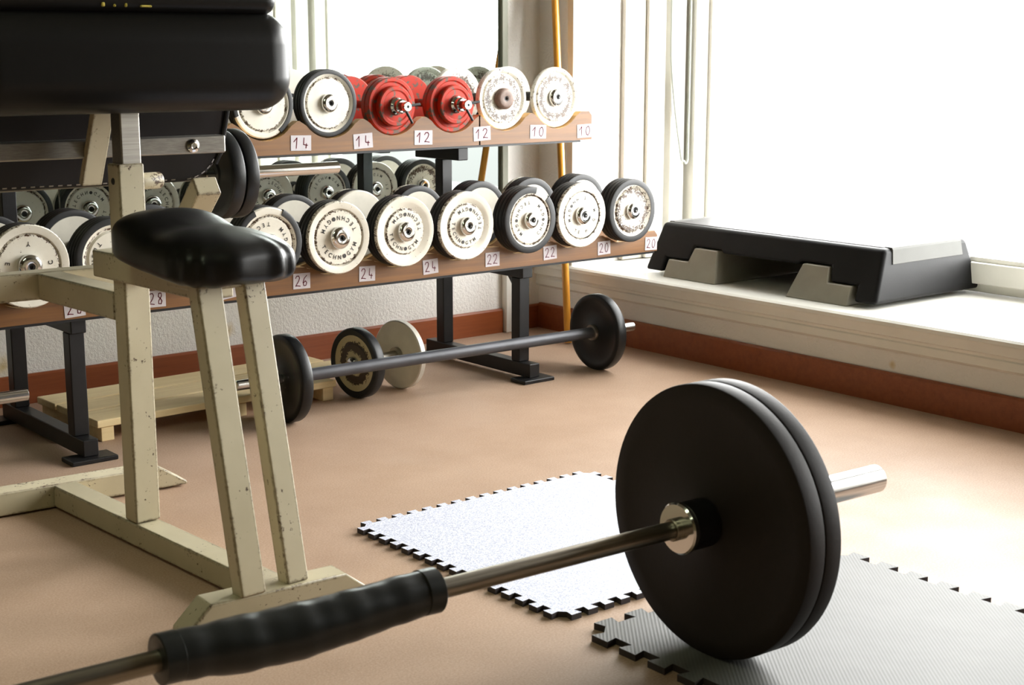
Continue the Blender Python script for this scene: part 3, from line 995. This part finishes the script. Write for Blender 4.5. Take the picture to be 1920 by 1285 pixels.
# ------------------------------------------------------------------ preacher bench (two welded frames, slightly askew)
OM = (1.247, 2.418, 0)
mb = thing('preacher_curl_bench', 'chipped cream steel arm curl bench with black saddle seat and thick pads', 'bench', OM, R(3.4))
K = R(-7.1)
KR = Matrix.Rotation(K, 4, 'Z')
def mput(b, name, mat='cream', bevel=0.004, parent=mb, skew=False, seg=2, **k):
    if skew:
        bmesh.ops.transform(b.bm, matrix=KR, verts=b.bm.verts[:])
    return b.obj(name, mat, parent, bevel=bevel, seg=seg, **k)
mput(B().box(0.0, 0.055, -0.155, 0.672, 0.006, 0.0545), 'base_beam')
mput(B().prism([(-0.85, 0.004), (-0.85, 0.056), (0.165, 0.056), (0.232, 0.012), (0.232, 0.004)], 'y', 0.668, 0.728), 'rear_foot', skew=True)
mput(B().prism([(-0.150, 0.0), (-0.150, 0.012), (-0.102, 0.058), (0.165, 0.058), (0.225, 0.012), (0.225, 0.0)], 'y', -0.211, -0.149), 'front_foot', skew=True)
mput(B().box(0.0, 0.055, 0.297, 0.345, 0.056, 0.782), 'main_post')
mput(B().box(0.010, 0.052, 0.301, 0.341, 0.78, 0.93), 'inner_post', 'alu', 0.003)
mput(B().box(-0.008, 0.063, 0.0, 0.412, 0.552, 0.606), 'seat_rail')
mput(B().beam((-0.047, -0.193, 0.055), (-0.047, -0.078, 0.615), 0.05, 0.035), 'leg')
mput(B().beam((0.048, -0.19, 0.055), (0.048, -0.072, 0.615), 0.045, 0.035), 'leg')
mput(B().box(-0.07, 0.075, -0.09, 0.01, 0.585, 0.612), 'seat_plate')
mput(B().box(0.0, 0.055, 0.345, 0.686, 0.469, 0.527), 'upper_beam')
mput(B().box(-0.85, 0.255, 0.685, 0.735, 0.468, 0.528), 'crossbar', skew=True)
mput(B().box(-0.74, -0.69, 0.687, 0.733, 0.056, 0.468), 'upright', skew=True)
mput(B().beam((0.225, 0.71, 0.515), (0.222, 0.47, 0.716), 0.055, 0.045), 'brace', skew=True)
mput(B().lathe([(0, 0.055), (0.0165, 0.055), (0.0165, 0.098), (0.0145, 0.101), (0, 0.101)], AX_X, 28, ), 'stop_peg', loc=(0, 0.318, 0.745), bevel=0)
mput(B().lathe([(0, -0.0012), (0.006, -0.0012), (0.007, 0.0)], AX_X, 16), 'pin_hole', 'dark', 0, loc=(0, 0.322, 0.748))
# seat: saddle shaped cushion
def seat_mesh():
    b = B()
    nu, nv = 160, 44
    def sp(c, e):
        return math.copysign(abs(c) ** e, c)
    rows = []
    for j in range(nv + 1):
        ph = -PI / 2 + PI * j / nv
        row = []
        for i in range(nu):
            th = 2 * PI * i / nu
            cx_, sx_ = sp(math.cos(ph), 0.55), sp(math.sin(ph), 0.55)
            x = cx_ * sp(math.cos(th), 0.62)
            y = cx_ * sp(math.sin(th), 0.62)
            hw = 0.112 + 0.022 * max(0, -y) - 0.008 * max(0, y)
            X = x * hw + 0.016
            Y = 0.045 + y * 0.2
            top = 0.046
            Z = 0.643 + sx_ * (top if sx_ > 0 else 0.041)
            Z += 0.020 * math.exp(-((y - 0.55) / 0.4) ** 2) * (1 if sx_ > -0.2 else 0.3)
            Z -= 0.014 * max(0, -y) ** 1.5
            Z -= 0.007 * math.exp(-((y - 0.02) / 0.22) ** 2) * (1 if sx_ > 0 else 0.2)
            Z -= 0.014 * math.exp(-((y + 0.75) / 0.3) ** 2) * (1 - min(1, abs(x) * 1.1)) * (0.3 if sx_ < 0 else 0)
            Z -= 0.016 * abs(x) ** 2 * (0.5 + 0.5 * max(0, -y))
            # gathered folds round the front and the right flank
            k = max(0, -y * 0.8 + 0.25 * max(0, x)) * max(0, 1 - max(0, sx_)) 
            fo = math.sin(th * 17 + 1.2 * math.sin(th * 5)) * 0.0045 * k
            X += fo * math.cos(th); Y += fo * math.sin(th); Z += fo * 0.6
            row.append(b.bm.verts.new((X, Y, Z)))
        rows.append(row)
    for A, C in zip(rows, rows[1:]):
        for i in range(nu):
            b.bm.faces.new((A[i], A[(i + 1) % nu], C[(i + 1) % nu], C[i]))
    bmesh.ops.remove_doubles(b.bm, verts=b.bm.verts[:], dist=1e-5)
    return b
mput(seat_mesh(), 'seat', 'vinyl', 0)
# pads
def rounded(x0, x1, y0, y1, z0, z1):
    return B().box(x0, x1, y0, y1, z0, z1)
p1 = mput(rounded(-0.335, 0.322, 0.215, 0.375, 0.880, 1.075), 'chest_pad', 'vinyl', 0.066, skew=True, seg=8)
p2 = mput(rounded(-0.34, 0.290, 0.235, 0.40, 1.066, 1.20), 'upper_pad', 'vinyl', 0.03, skew=True, seg=5)
fm = B()
for x, w_, h_ in ((-0.075, 0.006, 0.008), (-0.052, 0.004, 0.005), (0.0, 0.022, 0.004), (-0.03, 0.004, 0.007)):
    fm.box(x, x + w_, 0.2345, 0.246, 1.078, 1.078 + h_)
mput(fm, 'exposed_foam', 'foam', 0.002, skew=True, parent=p2)
# sloping arm pad seen from below
sl = B()
hw, hh, rc = 0.34, 0.20, 0.075
out = []
for cx_, cz_, a0 in ((hw - rc, hh - rc, 0), (-hw + rc, hh - rc, 90), (-hw + rc, -hh + rc, 180), (hw - rc, -hh + rc, 270)):
    for i in range(7):
        a = R(a0 + 15 * i)
        out.append((cx_ + rc * math.cos(a), cz_ + rc * math.sin(a)))
sl.prism(out, 'y', 0.0, 0.05)
sp_ = mput(sl, 'arm_pad', 'vinyl2', 0.012, seg=3)
sp_.rotation_euler = (R(24), 0, K)
sp_.location = (0.0, 0.478, 0.897)
stp = B()
for i in range(26):
    stp.box(-0.24 + i * 0.019, -0.24 + i * 0.019 + 0.009, -0.0014, 0.0005, -hh + 0.010, -hh + 0.0125)
for i in range(5):
    a = R(280 + i * 15)
    c = Vector((hw - rc + (rc - 0.011) * math.cos(a), 0, -hh + rc + (rc - 0.011) * math.sin(a)))
    d = Vector((-math.sin(a), 0, math.cos(a)))
    stp.beam(c - d * 0.0045 + Vector((0, -0.0005, 0)), c + d * 0.0045 + Vector((0, -0.0005, 0)), 0.0025, 0.002)
stp.obj('staple_row', 'alu', sp_, smooth=False)
pip = B().tube([(hw + 0.001, 0.002, hh - rc), (hw + 0.001, 0.0, -0.02), (hw + 0.001, 0.0, -hh + rc), (hw - 0.008, 0, -hh + rc * 0.62)], 0.006, 10)
pip.obj('piping', 'vinyl', sp_)
mput(B().box(-0.42, 0.252, 0.432, 0.472, 0.786, 0.823), 'frame_bar', 'alu', 0.004, skew=True)
bl = B().lathe([(0, -0.004), (0.005, -0.004), (0.007, -0.006), (0.011, -0.005), (0.0145, -0.002), (0.0145, 0.0)], seg=24)
mput(bl, 'bolt', 'chrome', 0, skew=False, loc=(0.178 * math.cos(K) - 0.432 * math.sin(K), 0.178 * math.sin(K) + 0.432 * math.cos(K), 0.803))
mput(B().beam((0.022, 0.378, 0.915), (0.022, 0.462, 0.732), 0.045, 0.016), 'pad_spine', 'cream', 0.003)

# loaded bar resting behind the bench
cb = thing('barbell', 'short barbell with two black plates and chrome end, behind the arm curl bench', 'barbell', (1.10, 3.04, 0.6215), R(0))
def cput(b, name, mat):
    o = b.obj(name, mat, cb)
    o.location.z += 0.1015
    return o
cput(cyl(B(), 0.0125, -0.45, 0.50, 24), 'shaft', 'steelbar')
for s in (-1, 1):
    a, c = (0.48, 0.835) if s > 0 else (-0.835, -0.43)
    cput(cyl(B(), 0.0145, a, c, 28, 0.002), 'sleeve', 'chrome')
    for k in range(2):
        p = 0.50 + k * 0.035
        pr = hole(plate_prof(0.1015, 0.033, 0.028, 0.008), 0.0149)
        cput(B().lathe([(q, s * (p + h)) for q, h in pr] + [(pr[0][0], s * (p + pr[0][1]))], AX_X, 64), 'plate', 'iron')

# ------------------------------------------------------------------ slatted duckboard
db = thing('wooden_duckboard', 'low pale pine duckboard on the floor under the dumbbell rack', 'duckboard', (1.52, 3.565, 0), R(2.0))
for y0, y1, x1 in ((0.0, 0.118, 0.745), (0.130, 0.245, 0.89), (0.257, 0.37, 0.875)):
    B().box(0.0, x1, y0, y1, 0.038, 0.058).obj('slat', 'pine', db, bevel=0.003)
for x in (0.012, 0.41, 0.70):
    B().box(x, x + 0.036, 0.004, 0.366, 0.0, 0.0378).obj('batten', 'pine', db, bevel=0.002)

# ------------------------------------------------------------------ interlocking mats
def puzzle_side(n, depth, neck=0.42, head=0.58):
    """points along a unit edge with dovetail tabs pointing outwards (t, d)"""
    pts = []
    for i in range(n):
        c = (i + 0.5) / n
        u = 1 / n
        pts += [(c - neck * u / 2, 0), (c - head * u / 2, depth), (c + head * u / 2, depth), (c + neck * u / 2, 0)]
    return pts
def puzzle_mat(name, x0, y0, w_, h_, t, n, top, label, rot=0.0, depth=0.017):
    root = thing(name, label, 'mat', (x0 + w_ / 2, y0 + h_ / 2, 0), rot)
    e = puzzle_side(n, depth)
    P = []
    a, c = w_ / 2 - depth, h_ / 2 - depth
    for tt, d in e: P.append((-a + 2 * a * tt, -c - d))
    for tt, d in e: P.append((a + d, -c + 2 * c * tt))
    for tt, d in e: P.append((a - 2 * a * tt, c + d))
    for tt, d in e: P.append((-a - d, c - 2 * c * tt))
    b = B().prism(P, 'z', 0.0, t)
    for f in b.bm.faces:
        f.material_index = 0 if f.normal.z > 0.5 or (len(f.verts) > 8 and f.calc_center_median().z > t * 0.9) else 1
    o = b.obj('mat_tile', [top, 'matside'], root, smooth=False)
    return root
puzzle_mat('interlocking_floor_mat', 1.638, 1.875, 0.675, 0.68, 0.011, 16, 'speckle', 'pale speckled blue white interlocking mat behind the big plates')
puzzle_mat('interlocking_floor_mat', 1.622, 1.14, 0.695, 0.675, 0.012, 9, 'ribbed', 'grey ribbed interlocking mat under the big barbell plates', R(-1.0), 0.024)

# ------------------------------------------------------------------ aerobic step on the sill
st = thing('aerobic_step', 'black aerobic step with grey risers lying on the window sill', 'step', (3.82, 3.155, ZS), 0)
def stp_box(bot, top, z0, z1, b=None, x_shift=0):
    """frustum; bot/top = (hx, hy)"""
    b = b or B()
    vs = []
    for (hx, hy), z in ((bot, z0), (top, z1)):
        for sx, sy in ((-1, -1), (1, -1), (1, 1), (-1, 1)):
            vs.append(b.bm.verts.new((sx * hx + x_shift, sy * hy, z)))
    for q in ((3, 2, 1, 0), (4, 5, 6, 7), (0, 1, 5, 4), (1, 2, 6, 5), (2, 3, 7, 6), (3, 0, 4, 7)):
        b.bm.faces.new([vs[i] for i in q])
    return b
HB, HT = 0.275, 0.2        # half widths of the step: foot and top
LB, LT = 0.488, 0.462       # half lengths
def hx(z):
    return HB + (HT - HB) * z / 0.185
def hy(z):
    return LB + (LT - LB) * z / 0.185
# platform shell: slab and deep stepped ends in one moulding
half = [(hy(0.014), 0.014), (hy(0.014) - 0.085, 0.014), (0.400, 0.060), (0.296, 0.060), (0.284, 0.106), (0.17, 0.106), (0.16, 0.098)]
prof = half + [(-y, z) for y, z in half[::-1]] + [(-hy(0.174), 0.174), (hy(0.174), 0.174)]
def sloped(prof, name, mat, off=0.0, bevel=0.004, seg=2):
    b = B()
    v = {}
    for i, (y, z) in enumerate(prof):
        for sx in (-1, 1):
            v[i, sx] = b.bm.verts.new((sx * (hx(z) + off), y, z))
    n = len(prof)
    for sx in (-1, 1):
        b.bm.faces.new([v[i, sx] for i in range(n)])
    for i in range(n):
        j = (i + 1) % n
        b.bm.faces.new((v[i, -1], v[j, -1], v[j, 1], v[i, 1]))
    return b.obj(name, mat, st, bevel=bevel, seg=seg)
sloped(prof, 'platform', 'stepblack', 0.0, 0.013, 3)
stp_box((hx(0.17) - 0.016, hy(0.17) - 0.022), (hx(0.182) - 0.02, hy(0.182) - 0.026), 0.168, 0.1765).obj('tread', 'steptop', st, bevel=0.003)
for s in (-1, 1):
    b = B()
    pts8 = []
    for z, yo in ((0.1765, -0.022), (0.1765, 0.0), (0.170, 0.003), (0.128, 0.003)):
        pts8.append((s * (hy(z) + yo), z))
    outer = [[b.bm.verts.new((sx * (0.172 + (0.004 if z < 0.15 else 0)), y, z)) for sx in (-1, 1)] for y, z in pts8]
    inner = [[b.bm.verts.new((sx * (0.172 + (0.004 if z < 0.15 else 0)), y - s * 0.012, z - 0.006)) for sx in (-1, 1)] for y, z in pts8]
    for A in (outer, inner):
        for p, q in zip(A, A[1:]):
            b.bm.faces.new((p[0], p[1], q[1], q[0]))
    for k in (0, 1):
        for i in range(3):
            b.bm.faces.new((outer[i][k], outer[i + 1][k], inner[i + 1][k], inner[i][k]))
    for i in (0, 3):
        b.bm.faces.new((outer[i][0], outer[i][1], inner[i][1], inner[i][0]))
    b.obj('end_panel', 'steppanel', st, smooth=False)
# risers nested under the platform
for s in (-1, 1):
    prof = [(0.388, 0.0), (0.384, 0.0585), (0.294, 0.0585), (0.2815, 0.1045), (0.182, 0.1045), (0.150, 0.0)]
    sloped([(s * y, z) for y, z in prof], 'riser', 'stepgrey', 0.005)
pr_ = B()
rnd = random.Random(3)
for i in range(11):
    x = -0.02 + rnd.uniform(-0.03, 0.03)
    y = -0.10 + i * 0.022
    pr_.bm.faces.new([pr_.bm.verts.new(c) for c in ((x - 0.02, y, 0.1768), (x + 0.025, y + 0.004, 0.1768), (x + 0.025, y + 0.014, 0.1768), (x - 0.02, y + 0.012, 0.1768))])
pr_.obj('worn_print', 'redprint', st, smooth=False)

# ------------------------------------------------------------------ wooden stick leaning into the corner
sb, sd = Vector((3.335, 3.79, 0.0)), Vector((0.075, 0.155, 1.0))
B_ = B().tube([sb + sd * 0.004, sb + sd * 0.5, sb + sd * 1.0, sb + sd * 1.68], 0.0125, 16).obj('wooden_stick', 'yellowstick')
tag(B_, 'golden varnished wooden stick leaning in the corner beside the window', 'stick')

# ------------------------------------------------------------------ lamps of the room
def lamp(x, y, energy, label, rot=0.0):
    root = thing('ceiling_light', label, 'ceiling light', (x, y, ZC), rot, 'ceiling lights')
    B().box(-0.62, 0.62, -0.11, 0.11, -0.06, -0.001).obj('housing', 'lampmetal', root, bevel=0.006)
    B().box(-0.60, 0.60, -0.095, 0.095, -0.07, -0.061).obj('diffuser', 'diffuser', root, bevel=0.003)
    ld = bpy.data.lights.new('fluorescent_tube', 'AREA')
    ld.shape = 'RECTANGLE'; ld.size = 1.18; ld.size_y = 0.18
    ld.energy = energy
    ld.color = (0.93, 1.0, 0.70)
    lo = bpy.data.objects.new('fluorescent_tube', ld)
    COL.objects.link(lo)
    lo.parent = root
    lo.location = (0, 0, -0.075)
lamp(0.1, 1.9, 6, 'fluorescent ceiling light nearer the rack', 0.4)
lamp(-0.9, 0.2, 6, 'fluorescent ceiling light nearer the far wall', 0.4)

# daylight: overcast sky outside, entering through the window
wd = bpy.data.worlds.new('overcast_sky')
S.world = wd
wd.use_nodes = True
nt = wd.node_tree
bg = nt.nodes['Background']
tc = nt.nodes.new('ShaderNodeTexCoord')
sx = nt.nodes.new('ShaderNodeSeparateXYZ')
nt.links.new(tc.outputs['Generated'], sx.inputs[0])
rp = nt.nodes.new('ShaderNodeValToRGB')
E = rp.color_ramp.elements
while len(E) < 5:
    E.new(0.5)
for e, (p, v) in zip(E, ((0.43, 0.0335), (0.478, 0.045), (0.512, 1.0), (0.64, 0.95), (0.80, 0.36))):
    e.position = p
    e.color = (v, v * 0.985, v * 0.975, 1)
mp = nt.nodes.new('ShaderNodeMath'); mp.operation = 'MULTIPLY_ADD'
mp.inputs[1].default_value = 0.5; mp.inputs[2].default_value = 0.5
nt.links.new(sx.outputs['Z'], mp.inputs[0])
nt.links.new(mp.outputs[0], rp.inputs[0])
nt.links.new(rp.outputs[0], bg.inputs[0])
bg.inputs[1].default_value = 32.0

# ------------------------------------------------------------------ camera
cam = bpy.data.cameras.new('camera')
co = bpy.data.objects.new('camera', cam)
COL.objects.link(co)
f_px = 2786.0
cam.sensor_width = 36.0
cam.lens = f_px / 1920 * 36
pitch = math.atan((642.5 - 93.0) / f_px)
az = R(50.86)
fl = Vector((math.cos(az), math.sin(az), 0))
right = Vector((math.sin(az), -math.cos(az), 0))
fwd = fl * math.cos(pitch) - Vector((0, 0, math.sin(pitch)))
upv = fl * math.sin(pitch) + Vector((0, 0, math.cos(pitch)))
mw = Matrix.Identity(4)
for i in range(3):
    mw[i][0], mw[i][1], mw[i][2] = right[i], upv[i], -fwd[i]
mw[2][3] = 1.0
co.matrix_world = mw
cam.clip_start = 0.05
cam.dof.use_dof = True
cam.dof.focus_distance = 3.7
cam.dof.aperture_fstop = 9.0
S.camera = co
